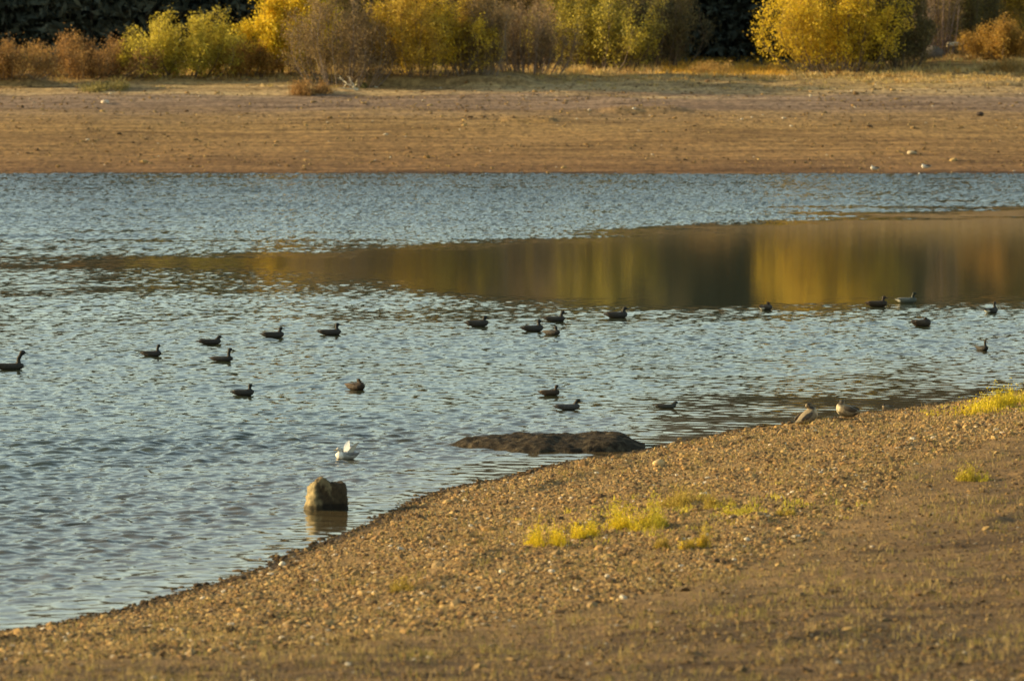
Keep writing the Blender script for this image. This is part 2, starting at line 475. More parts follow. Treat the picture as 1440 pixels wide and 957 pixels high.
def stones(name, X, Y, Z, R, cols, g, flat=0.6):
    v, f = icosa(); n = len(X)
    sc = np.stack([g.uniform(.75, 1.35, n), g.uniform(.75, 1.35, n), g.uniform(.7, 1.2, n) * flat], -1)
    loc = v[None] * (1 + g.uniform(-.22, .22, (n, 12, 1))) * sc[:, None]
    a = g.uniform(0, 6.28, n); ca, sa = np.cos(a)[:, None], np.sin(a)[:, None]
    tlt = g.normal(0, .35, n)[:, None]
    x0 = loc[..., 0] * np.cos(tlt) + loc[..., 2] * np.sin(tlt); z0 = -loc[..., 0] * np.sin(tlt) + loc[..., 2] * np.cos(tlt)
    xr = x0 * ca - loc[..., 1] * sa; yr = x0 * sa + loc[..., 1] * ca
    pts = np.stack([xr, yr, z0], -1) * R[:, None, None] + np.stack([X, Y, Z], -1)[:, None]
    fc = (f[None] + 12 * np.arange(n)[:, None, None]).reshape(-1, 3)
    me = mesh_arrays(name, pts.reshape(-1, 3), fc, False)
    set_col(me, np.repeat(cols, 12, axis=0))
    return me

def stone_cols(n, g, pale=0.05, warm=1.0):
    base = np.array([(0.29, 0.175, 0.06), (0.20, 0.115, 0.042), (0.11, 0.065, 0.028), (0.36, 0.24, 0.09), (0.235, 0.16, 0.07)])
    c = base[g.integers(0, 5, n)] * g.uniform(.75, 1.25, (n, 1))
    pm = g.random(n) < pale
    c[pm] = np.array((0.55, 0.47, 0.34)) * g.uniform(.8, 1.1, (pm.sum(), 1))
    return c

g = np.random.default_rng(3)
n0 = 300000
yy = 34 + 56 * g.random(n0) ** 1.15
xx = g.uniform(-0.125, 0.125, n0) * yy
zz, ss, _ = terrain(xx, yy, True)
dn = np.where(ss < 0, 0.25 * (ss > -0.22), np.where(ss < 6.5, 1.0, 0.30)) * (0.55 + 1.6 * (fbm(xx / 1.5, yy / 2, 81) + .25))
keep = g.random(n0) < dn
xx, yy, zz, ss = xx[keep], yy[keep], zz[keep], ss[keep]
rr = np.exp(g.normal(np.log(0.0145), 0.45, len(xx))) * np.where(ss < 6.5, 1.0, 0.72)
big_m = g.random(len(xx)) < 0.006; rr[big_m] *= 2.0
rr = np.clip(rr, 0.007, 0.07)
cc = stone_cols(len(xx), g, 0.018)
cc *= (0.35 + 0.65 * smooth(.1, .5, ss))[:, None]
cc *= (1 - 0.34 * smooth(5.5, 8, ss + 3 * fbm(xx / 1.5, yy / 2.5, 85)))[:, None]
gr = link("gravel", stones("gravel", xx, yy, zz + rr * .12, rr, cc, g), M_STONE)
tag(gr, "loose golden gravel strewn over the near bank", "gravel", kind="stuff")
n4 = 5000
yy = g.uniform(44, 90, n4); xx = g.uniform(-0.12, 0.12, n4) * yy
zz, ss, _ = terrain(xx, yy, True)
k = (ss > -.8) & (ss < .35) & (g.random(n4) < .25 + 1.2 * fbm(xx / 1.2, yy / 2, 87)) & ((ss > -.25) | (g.random(n4) < .2))
xx, yy, zz = xx[k], yy[k], zz[k]
rr = np.clip(np.exp(g.normal(np.log(.028), .4, len(xx))), .012, .07)
ws = link("waterline_stones", stones("waterline_stones", xx, yy, zz + rr * .3, rr, stone_cols(len(xx), g, 0) * .3, g, .8), M_STONE)
tag(ws, "dark wet stones along the waterline of the near bank", "stones", kind="stuff")
n1 = 9000
yy = 228.5 + 46 * g.random(n1) ** 0.9; xx = g.uniform(-0.118, 0.118, n1) * yy
zz, _, yfv = terrain(xx, yy, True)
k = (yfv > 0.05) & (fbm(xx / 6, yy / 3, 83) > -0.08)
xx, yy, zz = xx[k], yy[k], zz[k]
rr = np.clip(np.exp(g.normal(np.log(0.042), 0.45, len(xx))), .02, .2)
fg = link("far_gravel", stones("far_gravel", xx, yy, zz + rr * .15, rr, stone_cols(len(xx), g, 0.03) * 0.85, g), M_STONE)
tag(fg, "stones scattered over the bare slope of the far bank", "stones", kind="stuff")

# ------------------------------------------------------------------ grass (stuff)
def blades(X, Y, Z, H, g, nb=7, spread=0.12, width=0.02, lean=0.5):
    n = len(X)
    bx = np.repeat(X, nb) + g.normal(0, spread, n * nb); by = np.repeat(Y, nb) + g.normal(0, spread, n * nb); bz = np.repeat(Z, nb)
    h = np.repeat(H, nb) * g.uniform(.5, 1.1, n * nb)
    a = g.uniform(0, 6.28, n * nb); ln = g.uniform(0, lean, n * nb) * h
    w = width * g.uniform(.6, 1.3, n * nb)
    t = g.uniform(0, 6.28, n * nb)
    wx_, wy_ = np.cos(t) * w, np.sin(t) * w
    b0 = np.stack([bx - wx_, by - wy_, bz - .02], -1); b1 = np.stack([bx + wx_, by + wy_, bz - .02], -1)
    m1 = np.stack([bx + wx_ * .7 + np.cos(a) * ln * .35, by + wy_ * .7 + np.sin(a) * ln * .35, bz + h * .6], -1)
    m0 = np.stack([bx - wx_ * .7 + np.cos(a) * ln * .35, by - wy_ * .7 + np.sin(a) * ln * .35, bz + h * .6], -1)
    t1 = np.stack([bx + wx_ * .15 + np.cos(a) * ln, by + wy_ * .15 + np.sin(a) * ln, bz + h], -1)
    t0 = np.stack([bx - wx_ * .15 + np.cos(a) * ln, by - wy_ * .15 + np.sin(a) * ln, bz + h], -1)
    v = np.stack([b0, b1, m1, m0, t1, t0], 1).reshape(-1, 3)
    base = 6 * np.arange(n * nb)[:, None]
    f = np.concatenate([base + np.array([0, 1, 2, 3]), base + np.array([3, 2, 4, 5])])
    return v, f

g = np.random.default_rng(8)
n2 = 26000
yy = g.uniform(262, 306, n2); xx = g.uniform(-0.118, 0.118, n2) * yy
zz, _, yfv = terrain(xx, yy, True)
dens = smooth(36, 46, yfv) * (0.16 + 2.0 * (fbm(xx / 5, yy / 2.5, 91) + 0.06))
pq, _ = project(xx, yy, zz)
lq = np.maximum(smooth(480, 500, pq) * smooth(780, 740, pq), smooth(80, 50, pq))
dens = dens * np.where((yfv > 36.5) & (yfv < 42.5), 1 - .96 * lq, 1)
k = g.random(n2) < dens
xx, yy, zz, yfv = xx[k], yy[k], zz[k], yfv[k]
H = g.uniform(.10, .30, len(xx)) * (0.6 + 0.8 * smooth(38, 52, yfv))
v, f = blades(xx, yy, zz, H, g, 8, 0.16, 0.028, 0.8)
c = np.array([(0.46, 0.33, 0.13), (0.38, 0.29, 0.10), (0.50, 0.37, 0.17), (0.42, 0.26, 0.08)])[g.integers(0, 4, len(xx))] * g.uniform(.75, 1.2, (len(xx), 1))
pxx, _ = project(xx, yy, zz)
gold = (pxx > 930) & (pxx < 1110) & (yfv > 46)
c[gold] = np.array((0.58, 0.35, 0.06)) * g.uniform(.8, 1.2, (gold.sum(), 1))
me = mesh_arrays("dry_grass", v, f); set_col(me, np.repeat(c, 48, axis=0))
tag(link("dry_grass", me, M_GRASS), "dry tan grass along the top of the far bank", "grass", kind="stuff")

n3 = 20000
yy = 34 + 52 * g.random(n3); xx = g.uniform(-0.12, 0.12, n3) * yy
zz, ss, _ = terrain(xx, yy, True)
k = (ss > 0.6) & (g.random(n3) < 0.2 + 2.4 * np.maximum(0, fbm(xx / 1.6, yy / 2.4, 95)))
xx, yy, zz = xx[k], yy[k], zz[k]
v, f = blades(xx, yy, zz, g.uniform(.03, .10, len(xx)), g, 6, 0.06, 0.0045, 1.3)
c = np.array([(0.36, 0.26, 0.11), (0.29, 0.22, 0.08), (0.27, 0.22, 0.06)])[g.integers(0, 3, len(xx))] * g.uniform(.7, 1.2, (len(xx), 1))
me = mesh_arrays("short_stubble", v, f); set_col(me, np.repeat(c, 36, axis=0))
tag(link("short_stubble", me, M_GRASS), "thin dry stubble among the gravel of the near bank", "grass", kind="stuff")

# ------------------------------------------------------------------ bushes of the far bank
def bush(name, label, x0, x1, ytop, ybase, cols, seed, n_stem=26, leaves=9000, leaf=0.13, upright=0.5, low=0.05, bark=(0.14, 0.105, 0.075), depth=0.75, cat="bush", push=0.0, stem_r=0.035, plume=0.0):
    g = np.random.default_rng(seed)
    b = ground_hit((x0 + x1) / 2, ybase, start=200.0)
    D = b[1] + push
    bz = float(terrain(b[0] * D / b[1], D)); bx = b[0] * D / b[1]
    s = F_PX / D
    W = (x1 - x0) / s * 1.16
    _, yb = project(bx, D, bz)
    H = (yb - ytop) / s
    root = empty(name, (bx, D, bz))
    tag(root, label, cat, "autumn bushes along the far bank")
    paths = []; clumps = []; ctone = []; cw = []
    n_lobe = int(np.clip(W * 1.3 + 2, 4, 11))
    lobes = []
    for q in range(n_lobe):
        lx = -1 + 2 * (q + 0.5) / n_lobe + g.normal(0, .12)
        lobes.append((lx * .78, g.uniform(-.75, .75) * depth, (1 - .38 * abs(lx) ** 2.4) * g.uniform(.66, 1.02), g.random(), g.uniform(.5, 1.5)))
    for i in range(n_stem):
        lx, ly, lh, ltone, ldens = lobes[i % n_lobe]
        r = math.sqrt(g.random()); a = g.uniform(0, 6.28)
        ox, oy = lx + math.cos(a) * r * .46, ly + math.sin(a) * r * .46 * depth
        base = np.array([ox * W * .34, oy * W * .34, -0.1])
        hh = H * lh * (1 - .35 * r ** 2.5) * g.uniform(.62, 1.02)
        top = np.array([ox * W * .50, oy * W * .50, hh])
        t = np.linspace(0, 1, 7)[:, None]
        bow = np.array([ox, oy, 0]) * W * (0.05 + 0.12 * (1 - upright))
        pts = base + (top - base) * t + bow * np.sin(t * np.pi) + np.cumsum(g.normal(0, 0.05, (7, 3)), 0) * np.array([1, 1, .2])
        rad = np.linspace(stem_r * g.uniform(.7, 1.2), 0.006, 7)
        paths.append((pts, rad))
        tone = 0.65 * ltone + 0.35 * g.random()
        for j in range(int(8 + H * 1.1)):
            tt = g.uniform(low, 1.0)
            q = np.array([np.interp(tt, t[:, 0], pts[:, k]) for k in range(3)])
            ln = (0.10 + 0.11 * (1 - tt)) * min(H, W * 1.3) * g.uniform(.5, 1.2)
            an = g.uniform(0, 6.28)
            dv = np.array([math.cos(an) * (1.1 - .6 * upright) + ox * .5, math.sin(an) * (1.1 - .6 * upright) + oy * .5, g.uniform(.2, 1.0) + upright * .8])
            dv /= np.linalg.norm(dv)
            tip = q + dv * ln
            tw = q + (tip - q) * np.linspace(0, 1, 4)[:, None]
            if j % 2 == 0: paths.append((tw, np.linspace(0.014, 0.004, 4)))
            for m in range(3):
                clumps.append(q + (tip - q) * (0.35 + 0.3 * m + g.normal(0, .08))); ctone.append(0.75 * tone + 0.25 * g.random()); cw.append(ldens * g.random() ** 1.8 * (0.35 + 0.65 * min(1, q[2] / (0.16 * H + .2))))
    clumps = np.array(clumps); ctone = np.array(ctone)
    clumps[:, 2] = np.maximum(clumps[:, 2], 0.08)
    v, f = tubes(paths, 4)
    me = mesh_arrays("branches", v, f, True)
    set_col(me, np.tile(np.array(bark), (len(v), 1)) * g.uniform(.8, 1.2, (len(v), 1)))
    link("branches", me, M_BARK, root)
    leaves = int(leaves * 3.4)
    cw = np.array(cw); idx = g.choice(len(clumps), leaves, p=cw / cw.sum())
    cen = clumps[idx] + g.normal(0, 0.13 + 0.012 * W, (leaves, 3)) * np.array([1, 1, 1.1])
    cen[:, 2] = np.maximum(cen[:, 2], 0.03)
    v, f = leaf_quads(cen, leaf * 0.82 * g.uniform(.5, 1.45, leaves), g, 0.6, plume)
    C = np.array(cols, float)
    # colour varies between stems, and by height as the lower leaves turn first
    u = np.clip(ctone[idx] * 0.9 + 0.12 * g.normal(size=leaves), 0, 0.999) * (len(C) - 1)
    i0 = u.astype(int); fr_ = (u - i0)[:, None]
    cc = C[i0] * (1 - fr_) + C[np.minimum(i0 + 1, len(C) - 1)] * fr_
    cc *= g.uniform(.7, 1.25, (leaves, 1))
    me = mesh_arrays("foliage", v, f); set_col(me, np.repeat(cc, 4, axis=0))
    link("foliage", me, M_LEAF, root)
    return root

YEL = [(0.68, 0.50, 0.035), (0.76, 0.57, 0.04), (0.58, 0.41, 0.035)]
YGR = [(0.34, 0.29, 0.05), (0.54, 0.43, 0.05), (0.20, 0.185, 0.06)]
RUST = [(0.34, 0.19, 0.06), (0.25, 0.14, 0.05), (0.42, 0.26, 0.08)]
GOLD = [(0.56, 0.39, 0.045), (0.38, 0.255, 0.05), (0.68, 0.49, 0.045)]
MAUVE = [(0.21, 0.15, 0.075), (0.29, 0.20, 0.08), (0.16, 0.12, 0.07)]
GREYB = [(0.25, 0.18, 0.08), (0.34, 0.22, 0.07), (0.19, 0.15, 0.085), (0.40, 0.25, 0.075)]
OLIVE = [(0.15, 0.135, 0.055), (0.21, 0.165, 0.06), (0.12, 0.11, 0.055)]
bush("rusty_bush", "low rust brown bush cut by the left edge of the far bank", -40, 72, 38, 110, RUST + GOLD[:1], 201, 30, 5200, .12, .75, plume=.5)
bush("russet_bush", "wide low russet bush with feathery tips left of the yellow green bush", 55, 200, 36, 109, RUST, 202, 44, 7600, .12, .75, plume=.5)
bush("yellow_green_bush", "rounded yellow green bush standing free against the dark wood at left", 188, 330, -8, 108, YGR, 203, 34, 9500, .14, .35)
bush("small_orange_bush", "small orange and yellow bush between the yellow green bush and the tall yellow one", 308, 372, 36, 108, [(0.48, 0.29, 0.05), (0.36, 0.19, 0.05), (0.54, 0.40, 0.06)], 204, 20, 3600, .12, .6)
bush("tall_yellow_bush", "tall bright yellow bush right of the small orange bush", 360, 470, -95, 105, YEL, 205, 30, 11000, .15, .6)
bush("mauve_brown_bush", "half bare mauve brown bush above the bleached driftwood", 425, 545, -50, 121, MAUVE + [(0.25, 0.17, 0.06)], 206, 44, 7000, .11, .45, bark=(0.19, 0.15, 0.12))
bush("golden_bush", "golden yellow bush leaning left behind the dark bank edge", 535, 660, -70, 106, GOLD + YEL[:1], 207, 32, 11000, .14, .45)
bush("twiggy_bush", "twiggy grey brown bush of upright stems right of the golden bush", 622, 715, -60, 106, GREYB, 208, 46, 5600, .11, .9, bark=(0.20, 0.155, 0.11))
bush("pink_brown_bush", "thin pinkish brown bush left of the leafy green yellow bush", 696, 790, -55, 104, [(0.34, 0.22, 0.10), (0.25, 0.18, 0.10), (0.40, 0.25, 0.11)], 209, 44, 5200, .11, .9, bark=(0.20, 0.15, 0.12))
bush("leafy_bush", "leafy green yellow bush at the middle of the far bank", 768, 905, -90, 99, YGR + YEL[:1], 210, 32, 10500, .15, .5)
bush("olive_brown_bush", "dull olive brown bush left of the dark gap in the bushes", 868, 978, -95, 96, OLIVE + [(0.17, 0.12, 0.06)], 211, 36, 8500, .12, .5)
bush("large_golden_bush", "largest golden bush, right of the dark gap and mirrored in the slick", 1102, 1258, -110, 101, GOLD + YEL, 212, 48, 16000, .15, .5)
bush("dull_green_bush", "dull brownish green bush on the right side of the largest golden bush", 1232, 1305, -105, 97, OLIVE + [(0.18, 0.13, 0.05)], 213, 24, 6000, .13, .5)
bush("bare_bush", "bare grey mauve thicket of upright stems behind the fallen trunk", 1282, 1345, -110, 84, MAUVE, 214, 40, 2600, .10, .95, bark=(0.20, 0.15, 0.13), push=3)
bush("dark_green_bush", "dark green yellow bush behind the pale log", 1325, 1395, -115, 82, OLIVE + YGR[:1], 215, 26, 6000, .13, .5, push=6)
bush("orange_bush", "rust orange bush at the right edge of the far bank", 1362, 1480, 12, 82, [(0.48, 0.29, 0.05), (0.36, 0.21, 0.05), (0.54, 0.36, 0.06)], 216, 34, 7000, .12, .7, plume=.4)

bush("tall_ochre_bush", "tall ochre bush rising behind the rust orange bush at the right edge", 1378, 1500, -125, 80, GOLD[:2] + OLIVE[1:2], 217, 30, 9500, .13, .5, push=9)
bush("ochre_thicket", "brown ochre thicket standing in shade behind the twiggy bushes of the middle", 640, 800, -110, 96, GREYB[:2] + GOLD[1:2], 218, 34, 9500, .13, .5, push=8)

bush("brown_thicket", "shaded brown thicket filling the space behind the tall yellow and mauve brown bushes", 395, 560, -110, 96, GREYB[:2] + YGR[:1], 219, 30, 8500, .13, .5, push=8)

def tuft(name, label, x, y, wpx, hpx, cols, seed, nb=420, far=True, cat="weed", group=None, lean=.7, wid=None):
    g = np.random.default_rng(seed)
    b = ground_hit(x, y, start=200.0 if far else 28.0, t1=420 if far else 130)
    s = F_PX / b[1]
    k_ = 8 if wpx > 40 else 4
    cx_ = g.uniform(-.46, .46, k_) * wpx / s; cy_ = g.uniform(-.6, .6, k_) * wpx / s; ch_ = g.uniform(.3, 1.1, k_)
    w_ = g.integers(0, k_, nb)
    X = cx_[w_] + g.normal(0, wpx / s * .11, nb); Y = cy_[w_] + g.normal(0, wpx / s * .13, nb)
    Z = terrain(X + b[0], Y + b[1]) - b[2]
    Hh = hpx / s * ch_[w_] * g.uniform(.15, 1.15, nb)
    v, f = blades(X, Y, Z, Hh, g, 2, wpx / s * .03, wid or 0.42 / s, lean)
    m_ = 7
    kk = np.repeat(np.arange(nb), m_)
    cen = np.stack([X[kk] + g.normal(0, wpx / s * .06, nb * m_), Y[kk] + g.normal(0, wpx / s * .06, nb * m_), Z[kk] + Hh[kk] * g.uniform(.2, 1.05, nb * m_)], -1)
    lv, lf = leaf_quads(cen, (wid or 0.55 / s) * 5 * g.uniform(.5, 1.4, nb * m_), g, .5, .3)
    C = np.array(cols)[g.integers(0, len(cols), nb)] * g.uniform(.75, 1.2, (nb, 1))
    root = empty(name, b)
    tag(root, label, cat, group)
    vv = np.concatenate([v, lv]); ff = np.concatenate([f, lf + len(v)])
    lm = mesh_arrays("foliage", vv, ff); set_col(lm, np.concatenate([np.repeat(C * .75, 12, axis=0), np.repeat(C[kk], 4, axis=0)]))
    link("foliage", lm, M_WEED, root)
    return root

tuft("grass_clump", "small orange grass clump in front of the mauve brown bush", 438, 132, 46, 26, [(0.36, 0.20, 0.07), (0.30, 0.18, 0.06)], 301, 300, cat="grass clump")
tuft("grass_clump", "wide golden grass clump right of the olive brown bush", 992, 104, 56, 20, [(0.40, 0.24, 0.07), (0.42, 0.28, 0.09)], 302, 320, cat="grass clump")
tuft("grass_clump", "olive grass clump below the russet bush", 150, 125, 60, 16, [(0.24, 0.20, 0.06), (0.28, 0.23, 0.08)], 303, 320, cat="grass clump")
tuft("grass_clump", "yellow green tufts right beside the bleached driftwood", 507, 118, 26, 16, [(0.30, 0.27, 0.09), (0.36, 0.30, 0.12)], 304, 160, cat="grass clump")
tuft("grass_clump", "dry orange grass clump below the orange bush at right", 1412, 98, 60, 18, [(0.36, 0.22, 0.06), (0.30, 0.19, 0.06)], 305, 320, cat="grass clump")

# ------------------------------------------------------------------ the dark wood behind (one far-off mass)
g = np.random.default_rng(17)
LV, LF, LC, TP = [], [], [], []
off = 0
def conifer(x, y, h):
    global off
    z = float(terrain(x, y))
    TP.append((np.array([(x, y, z - .3), (x, y, z + h * .5), (x, y, z + h)]), np.array([.14, .09, .02])))
    n = 3200
    t = g.random(n) ** 0.8
    tier = np.round(t * 14) / 14 + g.normal(0, .012, n)
    rmax = (1 - tier) ** 0.85 * h * .25 + .1
    rq = np.sqrt(g.random(n)); r = rmax * rq; a = g.uniform(0, 6.28, n)
    cen = np.stack([x + np.cos(a) * r, y + np.sin(a) * r, z + 0.2 + tier * h * .98 - r * .22], -1)
    cen[:, 2] = np.maximum(cen[:, 2], z + .1)
    v, f = leaf_quads(cen, np.where(rq < .7, g.uniform(.7, 1.2, n), g.uniform(.22, .55, n)), g, .36)
    LV.append(v); LF.append(f + off); off += len(v)
    LC.append(np.repeat(np.array([(0.052, 0.060, 0.046)]) * g.uniform(.6, 1.4, (n, 1)), 4, axis=0))
for row, yb in enumerate((297, 303, 310, 318)):
    for x in np.arange(-75, 48, 3.6):
        conifer(x + g.uniform(-1.2, 1.2), yb + g.uniform(-2, 2), g.uniform(12, 17))
me = mesh_arrays("dark_wood", np.concatenate(LV), np.concatenate(LF)); set_col(me, np.concatenate(LC))
wood = link("dark_wood", me, M_NEEDLE)
tag(wood, "dark shaded conifer wood behind the autumn bushes", "wood", kind="stuff")
v, f = tubes(TP, 6)
tm = mesh_arrays("trunks", v, f, True); set_col(tm, np.tile((0.022, 0.018, 0.014), (len(v), 1)))
link("trunks", tm, M_BARK, wood)["kind"] = "stuff"

# ------------------------------------------------------------------ logs and driftwood on the far bank
def log(name, label, xa, ya, xb, yb, rpx, colr, seed, lift=0.0, stubs=0, cat="log"):
    g = np.random.default_rng(seed)
    a = ground_hit(xa, ya, start=200.0); s = F_PX / a[1]
    L = (xb - xa) / s; dz = (ya - yb) / s
    r = rpx / s
    t = np.linspace(0, 1, 9)
    pts = np.stack([t * L, 0.25 * L * t, r * .8 + lift + dz * t], -1) + g.normal(0, r * .12, (9, 3))
    rad = r * (1 - .25 * t) * g.uniform(.9, 1.1, 9)
    pts = np.concatenate([pts[:1], pts, pts[-1:]]); rad = np.concatenate([[r * .02], rad, [r * .02]])
    v, f = tubes([(pts, rad)], 9)
    me = mesh_arrays(name, v, f, True); set_col(me, np.tile(colr, (len(v), 1)) * g.uniform(.85, 1.15, (len(v), 1)))
    o = link(name, me, M_BARK); o.location = a
    tag(o, label, cat)
    for k in range(stubs):
        q = pts[2 + k % 7]; d = np.array([g.uniform(-.5, .5), g.uniform(-.4, .4), 1.0]); ln = L * g.uniform(.15, .35)
        sv, sf = tubes([(q + d * np.linspace(0, ln, 4)[:, None] + g.normal(0, .02, (4, 3)), np.linspace(r * .4, r * .1, 4))], 6)
        sm = mesh_arrays("limb", sv, sf, True); set_col(sm, np.tile(colr, (len(sv), 1)))
        link("limb", sm, M_BARK, o)
    return o
log("fallen_trunk", "dark fallen trunk lying under the bare grey mauve thicket", 1296, 78, 1362, 66, 5.0, (0.05, 0.04, 0.032), 401, 0.25, 2, "fallen trunk")
log("pale_log", "short pale barkless log catching the sun beside the fallen trunk", 1331, 76, 1362, 73, 3.2, (0.62, 0.54, 0.38), 402, 0.42, 0)

def lump(name, label, x, y, wpx, hpx, dpt, mat_c, seed, far=True, cat="rock", sub=3, rough=.18, loc=None):
    g = np.random.default_rng(seed)
    b = np.array(loc) if loc is not None else ground_hit(x, y, start=200.0 if far else 28.0, t1=420 if far else 130)
    s = F_PX / b[1]
    bm = bmesh.new(); bmesh.ops.create_icosphere(bm, subdivisions=sub, radius=1.0)
    ph = g.uniform(0, 6, (5, 3)); fr_ = g.uniform(1.2, 4.0, (5, 3))
    for vv in bm.verts:
        q = np.array(vv.co)
        k = 1 + rough * sum(math.sin(float(np.dot(fr_[i], q)) + ph[i, 0]) / (1 + .6 * i) for i in range(5)) * .6
        vv.co = Vector((q[0] * k * wpx / s / 2, q[1] * k * dpt / 2, q[2] * k * hpx / s * .62 + hpx / s * .38))
    me = bpy.data.meshes.new(name); bm.to_mesh(me); bm.free()
    me.polygons.foreach_set("use_smooth", np.ones(len(me.polygons), bool))
    set_col(me, np.tile(mat_c, (len(me.vertices), 1)) * g.uniform(.85, 1.15, (len(me.vertices), 1)))
    o = link(name, me, M_STONE); o.location = b
    return tag(o, label, cat)
lump("boulder", "grey boulder under the dark fallen trunk at the edge of the thicket", 1312, 84, 34, 18, 1.0, (0.12, 0.10, 0.08), 411)
lump("stone", "dark stone alone on the far bank near its right end", 1378, 163, 12, 6, .4, (0.05, 0.035, 0.025), 412, sub=2)
lump("stone", "pale flat stone on the far bank above the two shore birds", 1282, 217, 15, 5, .4, (0.40, 0.32, 0.20), 413, sub=2)
lump("stone", "pale whitish stone on the far bank near its left end", 148, 146, 12, 6, .4, (0.5, 0.42, 0.32), 414, sub=2)

g = np.random.default_rng(21)
b = ground_hit(498, 126, start=200.0); s = F_PX / b[1]
paths = []
for (x0, y0, x1, y1, r) in [(505, 127, 474, 112, .055), (498, 124, 490, 108, .04), (503, 127, 478, 124, .045), (488, 119, 476, 108, .03), (486, 121, 480, 127, .03), (500, 125, 503, 112, .03)]:
    A = np.array([(x0 - 498) / s, g.uniform(-.2, .2), (126 - y0) / s + .04]); B = np.array([(x1 - 498) / s, g.uniform(-.5, .5), (126 - y1) / s + .04])
    t = np.linspace(0, 1, 6)[:, None]
    paths.append((A + (B - A) * t + g.normal(0, .03, (6, 3)), np.linspace(r, r * .3, 6)))
v, f = tubes(paths, 6)
me = mesh_arrays("driftwood", v, f, True); set_col(me, np.tile((0.52, 0.46, 0.33), (len(v), 1)))
o = link("driftwood", me, M_BARK); o.location = b
tag(o, "bleached branching driftwood lying below the mauve brown bush", "driftwood")

# ------------------------------------------------------------------ mud bar and rock in the shallows
c0 = at(765, 627)
W, Dp, Hh = 2.95, 2.3, 0.17
ux = np.linspace(-1, 1, 90); uy = np.linspace(-1, 1, 60)
UX, UY = np.meshgrid(ux, uy)
wd = 1 - 0.55 * smooth(0.1, 1, -UX)
rr2 = 0.5 * fbm(UX * 2.6, UY * 2.2, 140) + (np.abs(UX) ** 2.2) + (np.abs(UY + 0.15 * UX) / wd) ** 2.0
hz = np.clip(1 - rr2, -1, 1)
ZB = np.where(hz > 0, np.abs(hz) ** .55, -np.abs(hz) * .8) * Hh + 0.11 * fbm(UX * 4, UY * 3, 141) * (hz > -.2) + 0.055 * fbm(UX * 14, UY * 8, 142)
ZB += 0.06 * smooth(.35, .6, UX) * smooth(.95, .7, UX) * smooth(-.1, .2, hz)
v = np.stack([UX * W / 2, UY * Dp / 2, ZB - 0.01], -1).reshape(-1, 3)
me = mesh_arrays("mud_bar", v, grid_faces(90, 60), True)
M_MUD, nt, p = new_mat("wet_mud")
tc = N(nt, "ShaderNodeTexCoord")
nz = noise(nt, tc.outputs["Object"], 9, 4, .7)
nt.links.new(ramp(nt, nz, [(.3, (0.014, 0.011, 0.008)), (.52, (0.042, 0.033, 0.022)), (.72, (0.11, 0.088, 0.055))]), p.inputs["Base Color"])
p.inputs["Roughness"].default_value = 0.9; p.inputs["Specular IOR Level"].default_value = 0.04
bp = N(nt, "ShaderNodeBump"); bp.inputs["Distance"].default_value = .03; nt.links.new(noise(nt, tc.outputs["Object"], 18, 4, .7), bp.inputs["Height"]); nt.links.new(bp.outputs[0], p.inputs["Normal"])
o = link("mud_bar", me, M_MUD); o.location = (c0[0], c0[1], 0)
tag(o, "long low dark mud bar rising from the shallows beside the gravel", "mud bar")

rk = at(461, 716)
def rock_mesh():
    g = np.random.default_rng(33)
    bm = bmesh.new()
    for (cx, cy, cz, rx, ry, rz) in [(-.10, 0, .12, .125, .17, .265), (.10, .05, .12, .15, .17, .235), (-.17, .02, .0, .09, .15, .22)]:
        r = bmesh.ops.create_icosphere(bm, subdivisions=3, radius=1.0)
        for vv in r["verts"]:
            q = vv.co.copy()
            e = 0.42
            q = Vector((math.copysign(abs(q.x) ** e, q.x), math.copysign(abs(q.y) ** e, q.y), math.copysign(abs(q.z) ** e, q.z)))
            vv.co = Vector((cx + q.x * rx, cy + q.y * ry, cz + q.z * rz))
    me = bpy.data.meshes.new("rock"); bm.to_mesh(me); bm.free()
    return me
def remesh(me, vox, smooth_it=4, disp=0.0):
    o = bpy.data.objects.new("tmp", me); col.objects.link(o)
    m = o.modifiers.new("r", 'REMESH'); m.mode = 'VOXEL'; m.voxel_size = vox; m.use_smooth_shade = True
    if smooth_it:
        sm = o.modifiers.new("s", 'SMOOTH'); sm.iterations = smooth_it; sm.factor = .5
    dg = bpy.context.evaluated_depsgraph_get()
    out = bpy.data.meshes.new_from_object(o.evaluated_get(dg))
    bpy.data.objects.remove(o)
    return out
me = remesh(rock_mesh(), 0.018, 3)
co = np.empty(len(me.vertices) * 3, np.float32); me.vertices.foreach_get("co", co); co = co.reshape(-1, 3)
nz = fbm(co[:, 0] * 9 + co[:, 2] * 5, co[:, 1] * 9 - co[:, 2] * 7, 151)
co *= (1 + 0.26 * nz + 0.10 * fbm(co[:, 0] * 24, co[:, 1] * 24 + co[:, 2] * 20, 152))[:, None]
me.vertices.foreach_set("co", co.ravel()); me.update()
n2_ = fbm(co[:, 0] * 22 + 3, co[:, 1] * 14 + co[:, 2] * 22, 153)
pale = np.clip(.5 * smooth(.08, .25, nz + .6 * n2_) + smooth(-.15, -.21, co[:, 0] + .05 * n2_), 0, 1)[:, None]  # random pale mottling, plus a pale left edge painted as if sunlit
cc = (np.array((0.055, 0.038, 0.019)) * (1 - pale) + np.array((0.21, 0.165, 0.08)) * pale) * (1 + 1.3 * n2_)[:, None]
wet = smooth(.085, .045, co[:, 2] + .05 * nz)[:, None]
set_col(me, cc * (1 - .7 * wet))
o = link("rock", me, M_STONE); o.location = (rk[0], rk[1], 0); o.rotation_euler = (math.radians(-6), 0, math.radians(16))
tag(o, "rounded two lobed rock standing in the water off the gravel shore", "rock")

